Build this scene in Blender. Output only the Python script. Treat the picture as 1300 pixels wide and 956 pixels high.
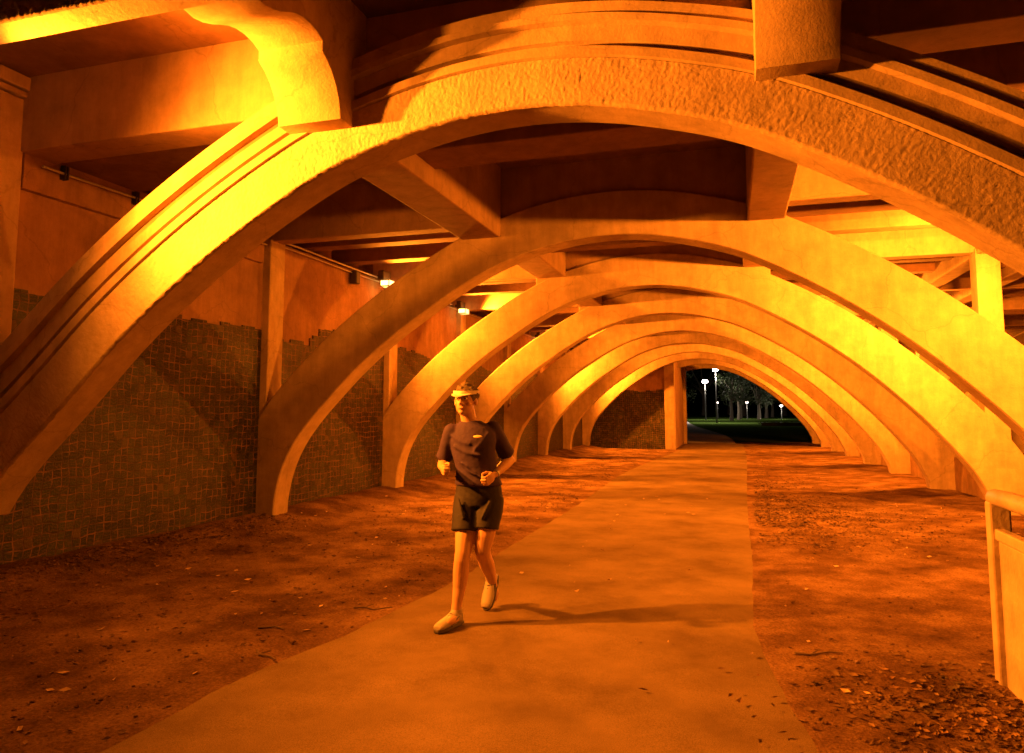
import bpy, bmesh, math, random
from mathutils import Vector, Matrix, noise
R = math.radians
random.seed(7)
for o in list(bpy.data.objects):
    bpy.data.objects.remove(o)
sc = bpy.context.scene
col = sc.collection
EYE = 1.55

# ---------------------------------------------------------------- camera
cd = bpy.data.cameras.new('camera')
cam = bpy.data.objects.new('camera', cd); col.objects.link(cam)
cd.sensor_width = 36; cd.lens = 36 * 921.2 / 1300
cd.shift_y = -44.5 / 1300
cd.clip_start = .05; cd.clip_end = 1500
cam.location = (0, 0, EYE); cam.rotation_euler = (math.pi / 2 + .0935, 0, .2956)
sc.camera = cam

# ---------------------------------------------------------------- night sky
w = bpy.data.worlds.new('World'); sc.world = w; w.use_nodes = True
nt = w.node_tree
sky = nt.nodes.new('ShaderNodeTexSky'); sky.sky_type = 'NISHITA'; sky.sun_disc = False
sky.sun_elevation = R(-4); sky.sun_rotation = R(200)
nt.links.new(sky.outputs[0], nt.nodes['Background'].inputs[0])
nt.nodes['Background'].inputs[1].default_value = .0015

# ---------------------------------------------------------------- exposure
vs = sc.view_settings
vs.view_transform = 'Standard'; vs.look = 'None'; vs.gamma = 1; vs.use_curve_mapping = False
vs.exposure = 0.3
sc.cycles.max_bounces = 8
sc.cycles.diffuse_bounces = 5
sc.cycles.glossy_bounces = 2
sc.cycles.caustics_reflective = False; sc.cycles.caustics_refractive = False
sc.cycles.sample_clamp_indirect = 4
SODIUM = (1, .236, .011)

# ---------------------------------------------------------------- helpers
def tag(o, label=None, cat=None, group=None, kind=None):
    if label: o['label'] = label
    if cat: o['category'] = cat
    if group: o['group'] = group
    if kind: o['kind'] = kind
    return o
def empty(name, loc=(0, 0, 0), rz=0):
    o = bpy.data.objects.new(name, None); o.empty_display_size = .2
    o.location = loc; o.rotation_euler = (0, 0, rz); col.objects.link(o); return o
def mesh_obj(name, me, mat, parent=None):
    o = bpy.data.objects.new(name, me); col.objects.link(o)
    if mat:
        me.materials.clear(); me.materials.append(mat)
    if parent: o.parent = parent
    return o
class MB:
    def __init__(s): s.bm = bmesh.new()
    def face(s, pts):
        try: return s.bm.faces.new([s.bm.verts.new(p) for p in pts])
        except ValueError: return None
    def box(s, x0, x1, y0, y1, z0, z1, bev=0, rot=None, org=None):
        v = [s.bm.verts.new((x, y, z)) for x in (x0, x1) for y in (y0, y1) for z in (z0, z1)]
        f = [(0, 1, 3, 2), (4, 6, 7, 5), (0, 4, 5, 1), (2, 3, 7, 6), (0, 2, 6, 4), (1, 5, 7, 3)]
        fs = [s.bm.faces.new([v[i] for i in q]) for q in f]
        if bev:
            es = list({e for q in fs for e in q.edges})
            r = bmesh.ops.bevel(s.bm, geom=es, offset=bev, segments=2, profile=.5, affect='EDGES')
            v = r['verts'] + [x for x in v if x.is_valid]
        if rot: bmesh.ops.rotate(s.bm, verts=[x for x in v if x.is_valid], cent=org or (0, 0, 0), matrix=rot)
        return s
    def prism(s, poly, axis, a, b, bev=0):
        """poly: 2d outline, extruded along axis from a to b"""
        def P(p, t):
            return {'x': (t, p[0], p[1]), 'y': (p[0], t, p[1]), 'z': (p[0], p[1], t)}[axis]
        A = [s.bm.verts.new(P(p, a)) for p in poly]; B = [s.bm.verts.new(P(p, b)) for p in poly]
        n = len(poly)
        fs = [s.bm.faces.new(A), s.bm.faces.new(B[::-1])]
        for i in range(n):
            fs.append(s.bm.faces.new([A[i], B[i], B[(i + 1) % n], A[(i + 1) % n]]))
        bmesh.ops.recalc_face_normals(s.bm, faces=fs)
        if bev:
            es = [e for q in fs[:2] for e in q.edges]
            bmesh.ops.bevel(s.bm, geom=es, offset=bev, segments=2, profile=.5, affect='EDGES')
        return s
    def tube(s, pts, r, n=10, cap=True):
        pts = [Vector(p) for p in pts]
        rs = r if isinstance(r, (list, tuple)) else [r] * len(pts)
        rings = []
        for i, p in enumerate(pts):
            d = (pts[min(i + 1, len(pts) - 1)] - pts[max(i - 1, 0)]).normalized()
            up = Vector((0, 0, 1)) if abs(d.z) < .9 else Vector((1, 0, 0))
            u = d.cross(up).normalized(); v = d.cross(u)
            rings.append([s.bm.verts.new(p + (u * math.cos(2 * math.pi * k / n) + v * math.sin(2 * math.pi * k / n)) * rs[i]) for k in range(n)])
        for a, b in zip(rings, rings[1:]):
            for k in range(n):
                s.bm.faces.new([a[k], b[k], b[(k + 1) % n], a[(k + 1) % n]])
        if cap:
            s.bm.faces.new(rings[0]); s.bm.faces.new(rings[-1][::-1])
        return s
    def ball(s, c, rx, ry=None, rz=None, n=16, rot=None):
        ry = ry or rx; rz = rz or rx
        m = Matrix.Translation(c) @ (rot.to_4x4() if rot else Matrix()) @ Matrix.Diagonal((rx, ry, rz, 1))
        bmesh.ops.create_uvsphere(s.bm, u_segments=n, v_segments=max(6, n * 3 // 4), radius=1, matrix=m)
        return s
    def build(s, name, mat, parent=None, smooth=None, recalc=True):
        if recalc: bmesh.ops.recalc_face_normals(s.bm, faces=s.bm.faces)
        me = bpy.data.meshes.new(name); s.bm.to_mesh(me); s.bm.free()
        if smooth:
            me.polygons.foreach_set('use_smooth', [True] * len(me.polygons))
            me.set_sharp_from_angle(angle=R(smooth))
        return mesh_obj(name, me, mat, parent)

# ---------------------------------------------------------------- materials
def new_mat(name):
    m = bpy.data.materials.new(name); m.use_nodes = True
    return m, m.node_tree.nodes, m.node_tree.links, m.node_tree.nodes['Principled BSDF']
def plain(name, c, rough=.6, metal=0, var=.12, scale=8, bump=0, bscale=60):
    m, N, L, b = new_mat(name)
    tc = N.new('ShaderNodeTexCoord'); no = N.new('ShaderNodeTexNoise')
    no.inputs['Scale'].default_value = scale; no.inputs['Detail'].default_value = 6
    L.new(tc.outputs['Object'], no.inputs['Vector'])
    r = N.new('ShaderNodeValToRGB'); L.new(no.outputs[0], r.inputs[0])
    r.color_ramp.elements[0].position = .3; r.color_ramp.elements[1].position = .7
    r.color_ramp.elements[0].color = [x * (1 - var) for x in c] + [1]
    r.color_ramp.elements[1].color = [min(1, x * (1 + var)) for x in c] + [1]
    L.new(r.outputs[0], b.inputs['Base Color'])
    b.inputs['Roughness'].default_value = rough; b.inputs['Metallic'].default_value = metal
    if bump:
        n2 = N.new('ShaderNodeTexNoise'); n2.inputs['Scale'].default_value = bscale; n2.inputs['Detail'].default_value = 8
        L.new(tc.outputs['Object'], n2.inputs['Vector'])
        bp = N.new('ShaderNodeBump'); bp.inputs['Strength'].default_value = bump; bp.inputs['Distance'].default_value = .01
        L.new(n2.outputs[0], bp.inputs['Height']); L.new(bp.outputs[0], b.inputs['Normal'])
    return m
def concrete(name, c=(.50, .365, .23), dark=.55, stain=.5, bump=.35, boards=True):
    m, N, L, b = new_mat(name)
    geo = N.new('ShaderNodeNewGeometry')
    def noi(scale, det, vec=None, rough=.6):
        n = N.new('ShaderNodeTexNoise'); n.inputs['Scale'].default_value = scale
        n.inputs['Detail'].default_value = det; n.inputs['Roughness'].default_value = rough
        L.new(vec or geo.outputs['Position'], n.inputs['Vector']); return n.outputs[0]
    def ramp(inp, p0, p1, a, bb):
        r = N.new('ShaderNodeValToRGB'); L.new(inp, r.inputs[0])
        r.color_ramp.elements[0].position = p0; r.color_ramp.elements[1].position = p1
        r.color_ramp.elements[0].color = (a, a, a, 1); r.color_ramp.elements[1].color = (bb, bb, bb, 1)
        return r.outputs[0]
    def mul(a, bb, f=1):
        x = N.new('ShaderNodeMix'); x.data_type = 'RGBA'; x.blend_type = 'MULTIPLY'
        x.inputs[0].default_value = f; L.new(a, x.inputs[6]); L.new(bb, x.inputs[7]); return x.outputs[2]
    base = N.new('ShaderNodeRGB'); base.outputs[0].default_value = (*c, 1)
    big = ramp(noi(1.1, 7, rough=.7), .36, .6, .76, 1.0)
    mid = ramp(noi(5, 8, rough=.7), .3, .7, .8, 1.08)
    mp = N.new('ShaderNodeMapping'); mp.inputs['Scale'].default_value = (6, 6, .9)
    L.new(geo.outputs['Position'], mp.inputs[0])
    streak = ramp(noi(1, 6, mp.outputs[0], .7), .36, .6, 1 - stain * .55, 1.0)
    pits = ramp(noi(38, 3), .26, .34, .6, 1)
    # fine wandering cracks
    dv = N.new('ShaderNodeVectorMath'); dv.operation = 'ADD'
    dn = N.new('ShaderNodeTexNoise'); dn.inputs['Scale'].default_value = 2.2; dn.inputs['Detail'].default_value = 5
    L.new(geo.outputs['Position'], dn.inputs['Vector'])
    ds = N.new('ShaderNodeVectorMath'); ds.operation = 'SCALE'; ds.inputs['Scale'].default_value = .45
    L.new(dn.outputs['Color'], ds.inputs[0]); L.new(geo.outputs['Position'], dv.inputs[0]); L.new(ds.outputs[0], dv.inputs[1])
    vo = N.new('ShaderNodeTexVoronoi'); vo.feature = 'DISTANCE_TO_EDGE'; vo.inputs['Scale'].default_value = .75
    L.new(dv.outputs[0], vo.inputs['Vector'])
    crack = ramp(vo.outputs[0], .0, .006, .45, 1)
    out = mul(base.outputs[0], big); out = mul(out, crack, .4); out = mul(out, mid); out = mul(out, streak); out = mul(out, pits, .7)
    L.new(out, b.inputs['Base Color'])
    b.inputs['Roughness'].default_value = .88
    b.inputs['Specular IOR Level'].default_value = .25
    add = N.new('ShaderNodeMath'); add.operation = 'ADD'
    L.new(noi(45, 8, rough=.7), add.inputs[0])
    if boards:
        mp2 = N.new('ShaderNodeMapping'); mp2.inputs['Scale'].default_value = (.35, .35, 7)
        L.new(geo.outputs['Position'], mp2.inputs[0])
        sc2 = N.new('ShaderNodeMath'); sc2.operation = 'MULTIPLY'; sc2.inputs[1].default_value = 1.3
        L.new(noi(1, 3, mp2.outputs[0]), sc2.inputs[0]); L.new(sc2.outputs[0], add.inputs[1])
    else:
        L.new(noi(9, 5), add.inputs[1])
    bp = N.new('ShaderNodeBump'); bp.inputs['Strength'].default_value = bump; bp.inputs['Distance'].default_value = .012
    L.new(add.outputs[0], bp.inputs['Height']); L.new(bp.outputs[0], b.inputs['Normal'])
    return m
M = {}
M['conc'] = concrete('smooth_concrete', stain=.35)
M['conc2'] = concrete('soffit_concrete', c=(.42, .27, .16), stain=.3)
M['deck'] = concrete('shade_toned_deck_concrete', c=(.24, .13, .07), stain=.3)  # same concrete, darker and redder: the shade under the deck put into its colour
M['rough'] = concrete('rough_cast_concrete', c=(.54, .40, .26), stain=.15, bump=.6, boards=False)
M['wall'] = concrete('wall_render', c=(.36, .21, .12), stain=.35, bump=.5)

def mosaic():
    m, N, L, b = new_mat('mosaic_tiles')
    geo = N.new('ShaderNodeNewGeometry')
    sep = N.new('ShaderNodeSeparateXYZ'); L.new(geo.outputs['Position'], sep.inputs[0])
    ad = N.new('ShaderNodeMath'); L.new(sep.outputs[0], ad.inputs[0]); L.new(sep.outputs[1], ad.inputs[1])
    com = N.new('ShaderNodeCombineXYZ'); L.new(ad.outputs[0], com.inputs[0]); L.new(sep.outputs[2], com.inputs[1])
    dn = N.new('ShaderNodeTexNoise'); dn.inputs['Scale'].default_value = 2.6; dn.inputs['Detail'].default_value = 3
    L.new(com.outputs[0], dn.inputs['Vector'])
    sub = N.new('ShaderNodeVectorMath'); sub.operation = 'SUBTRACT'; sub.inputs[1].default_value = (.5, .5, .5)
    L.new(dn.outputs['Color'], sub.inputs[0])
    scl = N.new('ShaderNodeVectorMath'); scl.operation = 'SCALE'; scl.inputs['Scale'].default_value = .13
    L.new(sub.outputs[0], scl.inputs[0])
    av = N.new('ShaderNodeVectorMath'); av.operation = 'ADD'
    L.new(com.outputs[0], av.inputs[0]); L.new(scl.outputs[0], av.inputs[1])
    br = N.new('ShaderNodeTexBrick'); br.offset = 0.0; br.squash = 1
    br.inputs['Scale'].default_value = 1; br.inputs['Brick Width'].default_value = .092; br.inputs['Row Height'].default_value = .088
    br.inputs['Mortar Size'].default_value = .007; br.inputs['Mortar Smooth'].default_value = .25; br.inputs['Bias'].default_value = -.1
    br.inputs['Color1'].default_value = (0, 0, 0, 1); br.inputs['Color2'].default_value = (1, 1, 1, 1); br.inputs['Mortar'].default_value = (0, 0, 0, 1)
    L.new(av.outputs[0], br.inputs['Vector'])
    r = N.new('ShaderNodeValToRGB'); L.new(br.outputs['Color'], r.inputs[0])
    e = r.color_ramp.elements
    e[0].position = 0; e[0].color = (.004, .009, .004, 1)
    e[1].position = 1; e[1].color = (.07, .045, .015, 1)
    for p, c in ((.25, (.010, .018, .008, 1)), (.45, (.016, .022, .008, 1)), (.62, (.012, .022, .010, 1)), (.8, (.03, .026, .010, 1))):
        x = e.new(p); x.color = c
    # clustered darker and lighter zones in the mural
    z = N.new('ShaderNodeTexNoise'); z.inputs['Scale'].default_value = 1.3; z.inputs['Detail'].default_value = 4
    L.new(av.outputs[0], z.inputs['Vector'])
    zr = N.new('ShaderNodeValToRGB'); L.new(z.outputs[0], zr.inputs[0])
    zr.color_ramp.elements[0].position = .35; zr.color_ramp.elements[0].color = (.3, .35, .3, 1)
    zr.color_ramp.elements[1].position = .65; zr.color_ramp.elements[1].color = (1.9, 1.7, 1.5, 1)
    mx = N.new('ShaderNodeMix'); mx.data_type = 'RGBA'; mx.blend_type = 'MULTIPLY'; mx.inputs[0].default_value = 1
    L.new(r.outputs[0], mx.inputs[6]); L.new(zr.outputs[0], mx.inputs[7])
    # broken strokes of grout texture
    st = N.new('ShaderNodeTexWave'); st.inputs['Scale'].default_value = 9; st.inputs['Distortion'].default_value = 14; st.inputs['Detail'].default_value = 3
    st.bands_direction = 'Y'
    L.new(com.outputs[0], st.inputs['Vector'])
    sr = N.new('ShaderNodeValToRGB'); L.new(st.outputs[0], sr.inputs[0])
    sr.color_ramp.elements[0].position = .72; sr.color_ramp.elements[0].color = (0, 0, 0, 1)
    sr.color_ramp.elements[1].position = .95; sr.color_ramp.elements[1].color = (.35, .35, .35, 1)
    m3 = N.new('ShaderNodeMix'); m3.data_type = 'RGBA'; L.new(sr.outputs[0], m3.inputs[0])
    L.new(mx.outputs[2], m3.inputs[6]); m3.inputs[7].default_value = (.12, .06, .025, 1)
    m2 = N.new('ShaderNodeMix'); m2.data_type = 'RGBA'; L.new(br.outputs['Fac'], m2.inputs[0])
    L.new(m3.outputs[2], m2.inputs[6])
    gm = N.new('ShaderNodeMix'); gm.data_type = 'RGBA'; gz = N.new('ShaderNodeTexNoise'); gz.inputs['Scale'].default_value = 7; gz.inputs['Detail'].default_value = 5
    L.new(com.outputs[0], gz.inputs['Vector']); gr = N.new('ShaderNodeValToRGB'); L.new(gz.outputs[0], gr.inputs[0])
    gr.color_ramp.elements[0].position = .42; gr.color_ramp.elements[1].position = .58
    L.new(gr.outputs[0], gm.inputs[0]); gm.inputs[6].default_value = (.03, .018, .008, 1); gm.inputs[7].default_value = (.15, .075, .03, 1)
    L.new(gm.outputs[2], m2.inputs[7])
    L.new(m2.outputs[2], b.inputs['Base Color'])
    b.inputs['Roughness'].default_value = .5
    b.inputs['Specular IOR Level'].default_value = .3
    inv = N.new('ShaderNodeMath'); inv.operation = 'SUBTRACT'; inv.inputs[0].default_value = 1; L.new(br.outputs['Fac'], inv.inputs[1])
    fn = N.new('ShaderNodeTexNoise'); fn.inputs['Scale'].default_value = 60; fn.inputs['Detail'].default_value = 5
    L.new(geo.outputs['Position'], fn.inputs['Vector'])
    a2 = N.new('ShaderNodeMath'); L.new(inv.outputs[0], a2.inputs[0]); L.new(fn.outputs[0], a2.inputs[1])
    bp = N.new('ShaderNodeBump'); bp.inputs['Strength'].default_value = .7; bp.inputs['Distance'].default_value = .008
    L.new(a2.outputs[0], bp.inputs['Height']); L.new(bp.outputs[0], b.inputs['Normal'])
    return m
M['mosaic'] = mosaic()

def ground_mat(name, c0, c1, c2, sc1, bump, dist, fine=55, gs=14):
    m, N, L, b = new_mat(name)
    geo = N.new('ShaderNodeNewGeometry')
    a = N.new('ShaderNodeTexNoise'); a.inputs['Scale'].default_value = sc1; a.inputs['Detail'].default_value = 9; a.inputs['Roughness'].default_value = .65
    L.new(geo.outputs['Position'], a.inputs['Vector'])
    r = N.new('ShaderNodeValToRGB'); L.new(a.outputs[0], r.inputs[0])
    e = r.color_ramp.elements; e[0].position = .32; e[0].color = (*c0, 1); e[1].position = .68; e[1].color = (*c2, 1)
    x = e.new(.48); x.color = (*c1, 1)
    f = N.new('ShaderNodeTexNoise'); f.inputs['Scale'].default_value = fine; f.inputs['Detail'].default_value = 6; f.inputs['Roughness'].default_value = .75
    L.new(geo.outputs['Position'], f.inputs['Vector'])
    fr = N.new('ShaderNodeValToRGB'); L.new(f.outputs[0], fr.inputs[0])
    fr.color_ramp.elements[0].position = .35; fr.color_ramp.elements[0].color = (.42, .42, .42, 1)
    fr.color_ramp.elements[1].position = .65; fr.color_ramp.elements[1].color = (1.3, 1.3, 1.3, 1)
    mx = N.new('ShaderNodeMix'); mx.data_type = 'RGBA'; mx.blend_type = 'MULTIPLY'; mx.inputs[0].default_value = .8
    L.new(r.outputs[0], mx.inputs[6]); L.new(fr.outputs[0], mx.inputs[7]); L.new(mx.outputs[2], b.inputs['Base Color'])
    b.inputs['Roughness'].default_value = 1; b.inputs['Specular IOR Level'].default_value = 0
    g = N.new('ShaderNodeTexNoise'); g.inputs['Scale'].default_value = gs; g.inputs['Detail'].default_value = 10; g.inputs['Roughness'].default_value = .72
    L.new(geo.outputs['Position'], g.inputs['Vector'])
    bp = N.new('ShaderNodeBump'); bp.inputs['Strength'].default_value = bump; bp.inputs['Distance'].default_value = dist
    L.new(g.outputs[0], bp.inputs['Height']); L.new(bp.outputs[0], b.inputs['Normal'])
    return m
M['dirt'] = ground_mat('bare_dirt', (.075, .042, .020), (.165, .095, .050), (.30, .185, .105), 1.6, .9, .05)
M['path'] = ground_mat('asphalt_path', (.125, .086, .045), (.18, .128, .07), (.235, .168, .095), 1.1, .25, .006, 190, 90)
M['outpath'] = ground_mat('pale_park_path', (.38, .33, .31), (.48, .43, .41), (.55, .5, .47), .8, .3, .01)
M['grass'] = ground_mat('mown_grass', (.035, .06, .01), (.05, .085, .016), (.07, .11, .025), .5, .6, .05)
M['leaf'] = plain('dead_leaf', (.13, .07, .03), .8, var=.7, scale=3)
M['leaf2'] = plain('pale_dead_leaf', (.42, .28, .15), .8, var=.3, scale=3)
M['twig'] = plain('twig_bark', (.12, .075, .045), .9)
M['metal'] = plain('galvanised_conduit', (.42, .40, .38), .5, .6)
M['dark'] = plain('dark_housing', (.04, .035, .03), .6)
M['rail'] = plain('cream_painted_rail', (.36, .27, .18), .6, var=.25, scale=5, bump=.5, bscale=30)
M['pole'] = plain('grey_lamp_post', (.07, .07, .07), .6)
M['bark'] = plain('tree_bark', (.09, .07, .05), .9)
M['foliage'] = plain('night_foliage', (.03, .045, .014), .8, var=.5, scale=.6)
def emit(name, c, s):
    m, N, L, b = new_mat(name)
    b.inputs['Base Color'].default_value = (.8, .8, .8, 1)
    b.inputs['Emission Color'].default_value = (*c, 1); b.inputs['Emission Strength'].default_value = s
    return m
M['sodium'] = emit('sodium_lens', (1, .55, .12), 9)
M['white'] = emit('white_park_lamp', (1, .80, .78), 40)
M['white2'] = emit('far_park_lamp', (1, .74, .66), 9)

# ---------------------------------------------------------------- layout
Y1 = 4.80
def ribY(n): return Y1 if n == 1 else 4.967 + 3.809 * (n - 1)
TH = .35
XW, XP = -6.42, 4.35            # left wall face, centre of the right-hand pier
CX = -1.4
H = EYE
def smoothstep(t): t = max(0, min(1, t)); return t * t * (3 - 2 * t)
def ground_z(x, y):
    z = -.0055 * max(0, min(y, 39.5))
    # dirt banks up a little along the left wall
    return z
TABR = [(0, 2.15), (.5, 2.115), (1, 2.01), (1.5, 1.85), (2, 1.60), (2.5, 1.30), (3, .95), (3.5, .54), (4, .06), (4.3, -.26), (4.6, -.62), (4.85, -.96), (5.0, -1.25), (5.1, -1.55), (5.12, -2.3)]
TABL = [(0, 2.15), (.5, 2.115), (1, 2.01), (1.5, 1.84), (2, 1.59), (2.5, 1.28), (3, .94), (3.5, .53), (3.9, .14), (4.2, -.18), (4.42, -.47), (4.58, -.78), (4.68, -1.12), (4.72, -1.5), (4.73, -2.3)]
def spline(tab, k=6):
    P = [Vector((a, b)) for a, b in tab]
    P = [Vector((-tab[1][0], tab[1][1]))] + P + [P[-1] * 2 - P[-2]]
    out = []
    for i in range(1, len(P) - 2):
        for j in range(k):
            t = j / k
            a, b, c, d = P[i - 1], P[i], P[i + 1], P[i + 2]
            out.append(.5 * ((2 * b) + (c - a) * t + (2 * a - 5 * b + 4 * c - d) * t * t + (3 * b - a - 3 * c + d) * t ** 3))
    out.append(P[-2]); return out
TABL1 = [(a, b) for a, b in TABR[:9]] + [(4.3, -.22), (4.6, -.50), (4.85, -.78), (5.05, -1.1), (5.2, -1.5), (5.26, -2.3)]
def intrados(k=6, tl=None):
    """list of (x, z, nx, nz, thickness) from left foot over the crown to the right foot"""
    Lp = [(-p.x, p.y) for p in spline(tl or TABL, k)][::-1]; Rp = [(p.x, p.y) for p in spline(TABR, k)][1:]
    pts = Lp + Rp; out = []
    for i, (x, z) in enumerate(pts):
        a = pts[max(i - 1, 0)]; b = pts[min(i + 1, len(pts) - 1)]
        t = Vector((b[0] - a[0], b[1] - a[1])).normalized()
        out.append((CX + x, z + H, -t.y, t.x, .555 + .14 * min(1, (abs(x) / 4.6) ** 2)))
    return out
def rib_sweep(section, k=6, xl=XW, xr=XP, mirror=True, dx=0, tl=None):
    """section: closed list of (s, y): s metres out from the intrados (or ('f', frac)); swept over the arch"""
    bm = bmesh.new(); pts = intrados(k, tl)
    def ring(p, mir):
        r = []
        for s, y in section:
            o = s * p[4] / .58
            x = p[0] + dx + p[2] * o; z = p[1] + p[3] * o
            x = max(xl, min(xr, x))
            if mir: x = 2 * XP - x
            r.append((x, y, z))
        return r
    seqs = [[ring(p, False) for p in pts]]
    if mirror:
        half = [p for p in pts if p[0] > CX - .01]
        seqs.append([ring(p, True) for p in half])
    for rings in seqs:
        R_ = [[bm.verts.new(q) for q in r] for r in rings]; n = len(section)
        for a, b in zip(R_, R_[1:]):
            for i in range(n):
                try: bm.faces.new([a[i], a[(i + 1) % n], b[(i + 1) % n], b[i]])
                except ValueError: pass
        bm.faces.new(R_[0]); bm.faces.new(R_[-1][::-1])
    bmesh.ops.recalc_face_normals(bm, faces=bm.faces)
    return bm
def extrados_z(x, dx=0):
    best = None
    for p in intrados(6):
        X = p[0] + dx + p[2] * p[4]; Z = p[1] + p[3] * p[4]
        if best is None or abs(X - x) < best[0]: best = (abs(X - x), Z)
    return best[1]

# ---------------------------------------------------------------- ground
def sheet(name, xs, ys, zf, mat, uneven=0, seed=0):
    bm = bmesh.new()
    V = [[bm.verts.new((x, y, zf(x, y))) for y in ys] for x in xs]
    for i in range(len(xs) - 1):
        for j in range(len(ys) - 1):
            bm.faces.new([V[i][j], V[i + 1][j], V[i + 1][j + 1], V[i][j + 1]])
    me = bpy.data.meshes.new(name); bm.to_mesh(me); bm.free()
    me.polygons.foreach_set('use_smooth', [True] * len(me.polygons))
    return mesh_obj(name, me, mat)
def frange(a, b, s):
    n = max(1, round((b - a) / s)); return [a + (b - a) * i / n for i in range(n + 1)]
def interp(t, x):
    if x <= t[0][0]: return t[0][1]
    for (a, p), (b, q) in zip(t, t[1:]):
        if x <= b: return p + (q - p) * smoothstep((x - a) / (b - a))
    return t[-1][1]
def path_left(y): return interp([(-4, -3.1), (3.6, -2.85), (5.1, -2.65), (6.2, -2.56), (10.5, -2.60), (19, -2.83), (32, -2.36)], y)
def path_right(y): return interp([(-4, .55), (2.6, .46), (5.9, .14), (8.6, .19), (30, .44)], y)
def dirt_z(x, y):
    z = ground_z(x, y)
    n = noise.noise((x * .9, y * .9, 3)) * .030 + noise.noise((x * 3.1, y * 3.1, 7)) * .012 + noise.noise((x * 9, y * 9, 1)) * .006
    d = min(abs(x - path_left(y)), abs(x - path_right(y)))
    if path_left(y) + .13 < x < path_right(y) - .13: return z - .03
    k = smoothstep(d / .35)
    if path_left(y) < x < path_right(y): k = 0
    z += .006 + (n + .012) * k
    z += .16 * smoothstep((-5.2 - x) / 1.3)             # spoil and leaves piled against the left wall
    z += .05 * smoothstep((x - 2.2) / 1.5)
    return z - .0
g = sheet('ground', [-300, -60, -20, -9] + frange(-6.7, 5.6, .075) + [8, 12, 30, 80, 300],
          [-80, -20, -6] + frange(-2, 14, .08) + frange(14.2, 39.4, .25) + [39.5, 41.0], dirt_z, M['dirt'])
tag(g, kind='structure')
def path_sheet():
    bm = bmesh.new(); rows = []
    for y in frange(-4, 40, .16):
        xl, xr = path_left(y), path_right(y)
        jl = noise.noise((y * 2.7, 1, 0)) * .035 + noise.noise((y * 9, 1, 0)) * .012
        jr = noise.noise((y * 2.7, 9, 0)) * .02 + noise.noise((y * 9, 9, 0)) * .008
        row = []
        for i in range(15):
            t = i / 14; x = xl + jl + (xr + jr - xl - jl) * t
            edge = min(t, 1 - t) * 14
            z = ground_z(x, y) + .011 + .010 * math.sin(math.pi * t) - (.007 if edge == 0 else 0)
            row.append(bm.verts.new((x, y, z)))
        rows.append(row)
    for a, b in zip(rows, rows[1:]):
        for i in range(14): bm.faces.new([a[i], a[i + 1], b[i + 1], b[i]])
    me = bpy.data.meshes.new('footpath'); bm.to_mesh(me); bm.free()
    me.polygons.foreach_set('use_smooth', [True] * len(me.polygons))
    return mesh_obj('footpath', me, M['path'])
tag(path_sheet(), kind='structure')

def park_z(x, y): return -.218 + .4 * smoothstep((x - 3) / 30) * smoothstep((y - 45) / 40) + 1.2 * smoothstep((y - 120) / 200)
pg = sheet('park_grass', [-400, -150, -70, -40, -25, -15, -8, -4, -1, 2, 5, 8, 12, 18, 26, 40, 70, 150, 400],
           [41.0, 44, 48, 54, 60, 68, 78, 90, 110, 140, 180, 240, 340, 700], park_z, M['grass'])
tag(pg, kind='structure')
def park_path():
    mid = [(-1.3, 39.5, 1.35), (-1.5, 45, 1.35), (-2.2, 52, 1.6), (-3.6, 62, 1.8), (-5.6, 76, 2.0), (-8, 100, 2.2), (-12.5, 150, 2.5), (-24, 210, 3)]
    bm = bmesh.new(); rows = []
    for (x, y, h) in mid:
        rows.append([bm.verts.new((x + h * t, y, park_z(x, y) + .02)) for t in (-1, -.5, 0, .5, 1)])
    for a, b in zip(rows, rows[1:]):
        for i in range(4): bm.faces.new([a[i], a[i + 1], b[i + 1], b[i]])
    bmesh.ops.subdivide_edges(bm, edges=bm.edges, cuts=2)
    me = bpy.data.meshes.new('park_path'); bm.to_mesh(me); bm.free()
    return mesh_obj('park_path', me, M['outpath'])
tag(park_path(), kind='structure')

# ---------------------------------------------------------------- the bridge
bridge = empty('concrete_bridge', (CX, 5, 0))
tag(bridge, 'orange-lit concrete road bridge on a receding row of arched ribs over the path', 'bridge')
inv = Matrix.Translation((-CX, -5, 0))
def adopt(o, p=bridge):
    """parent o keeping its modelled position"""
    o.parent = p
    off = Vector((0, 0, 0)); q = p
    while q: off += q.location; q = q.parent
    o.location = o.location - off
    return o
XR = 10.0
def to_obj(bm, name, mat, smooth=35):
    me = bpy.data.meshes.new(name); bm.to_mesh(me); bm.free()
    me.polygons.foreach_set('use_smooth', [True] * len(me.polygons)); me.set_sharp_from_angle(angle=R(smooth))
    return mesh_obj(name, me, mat)
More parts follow.
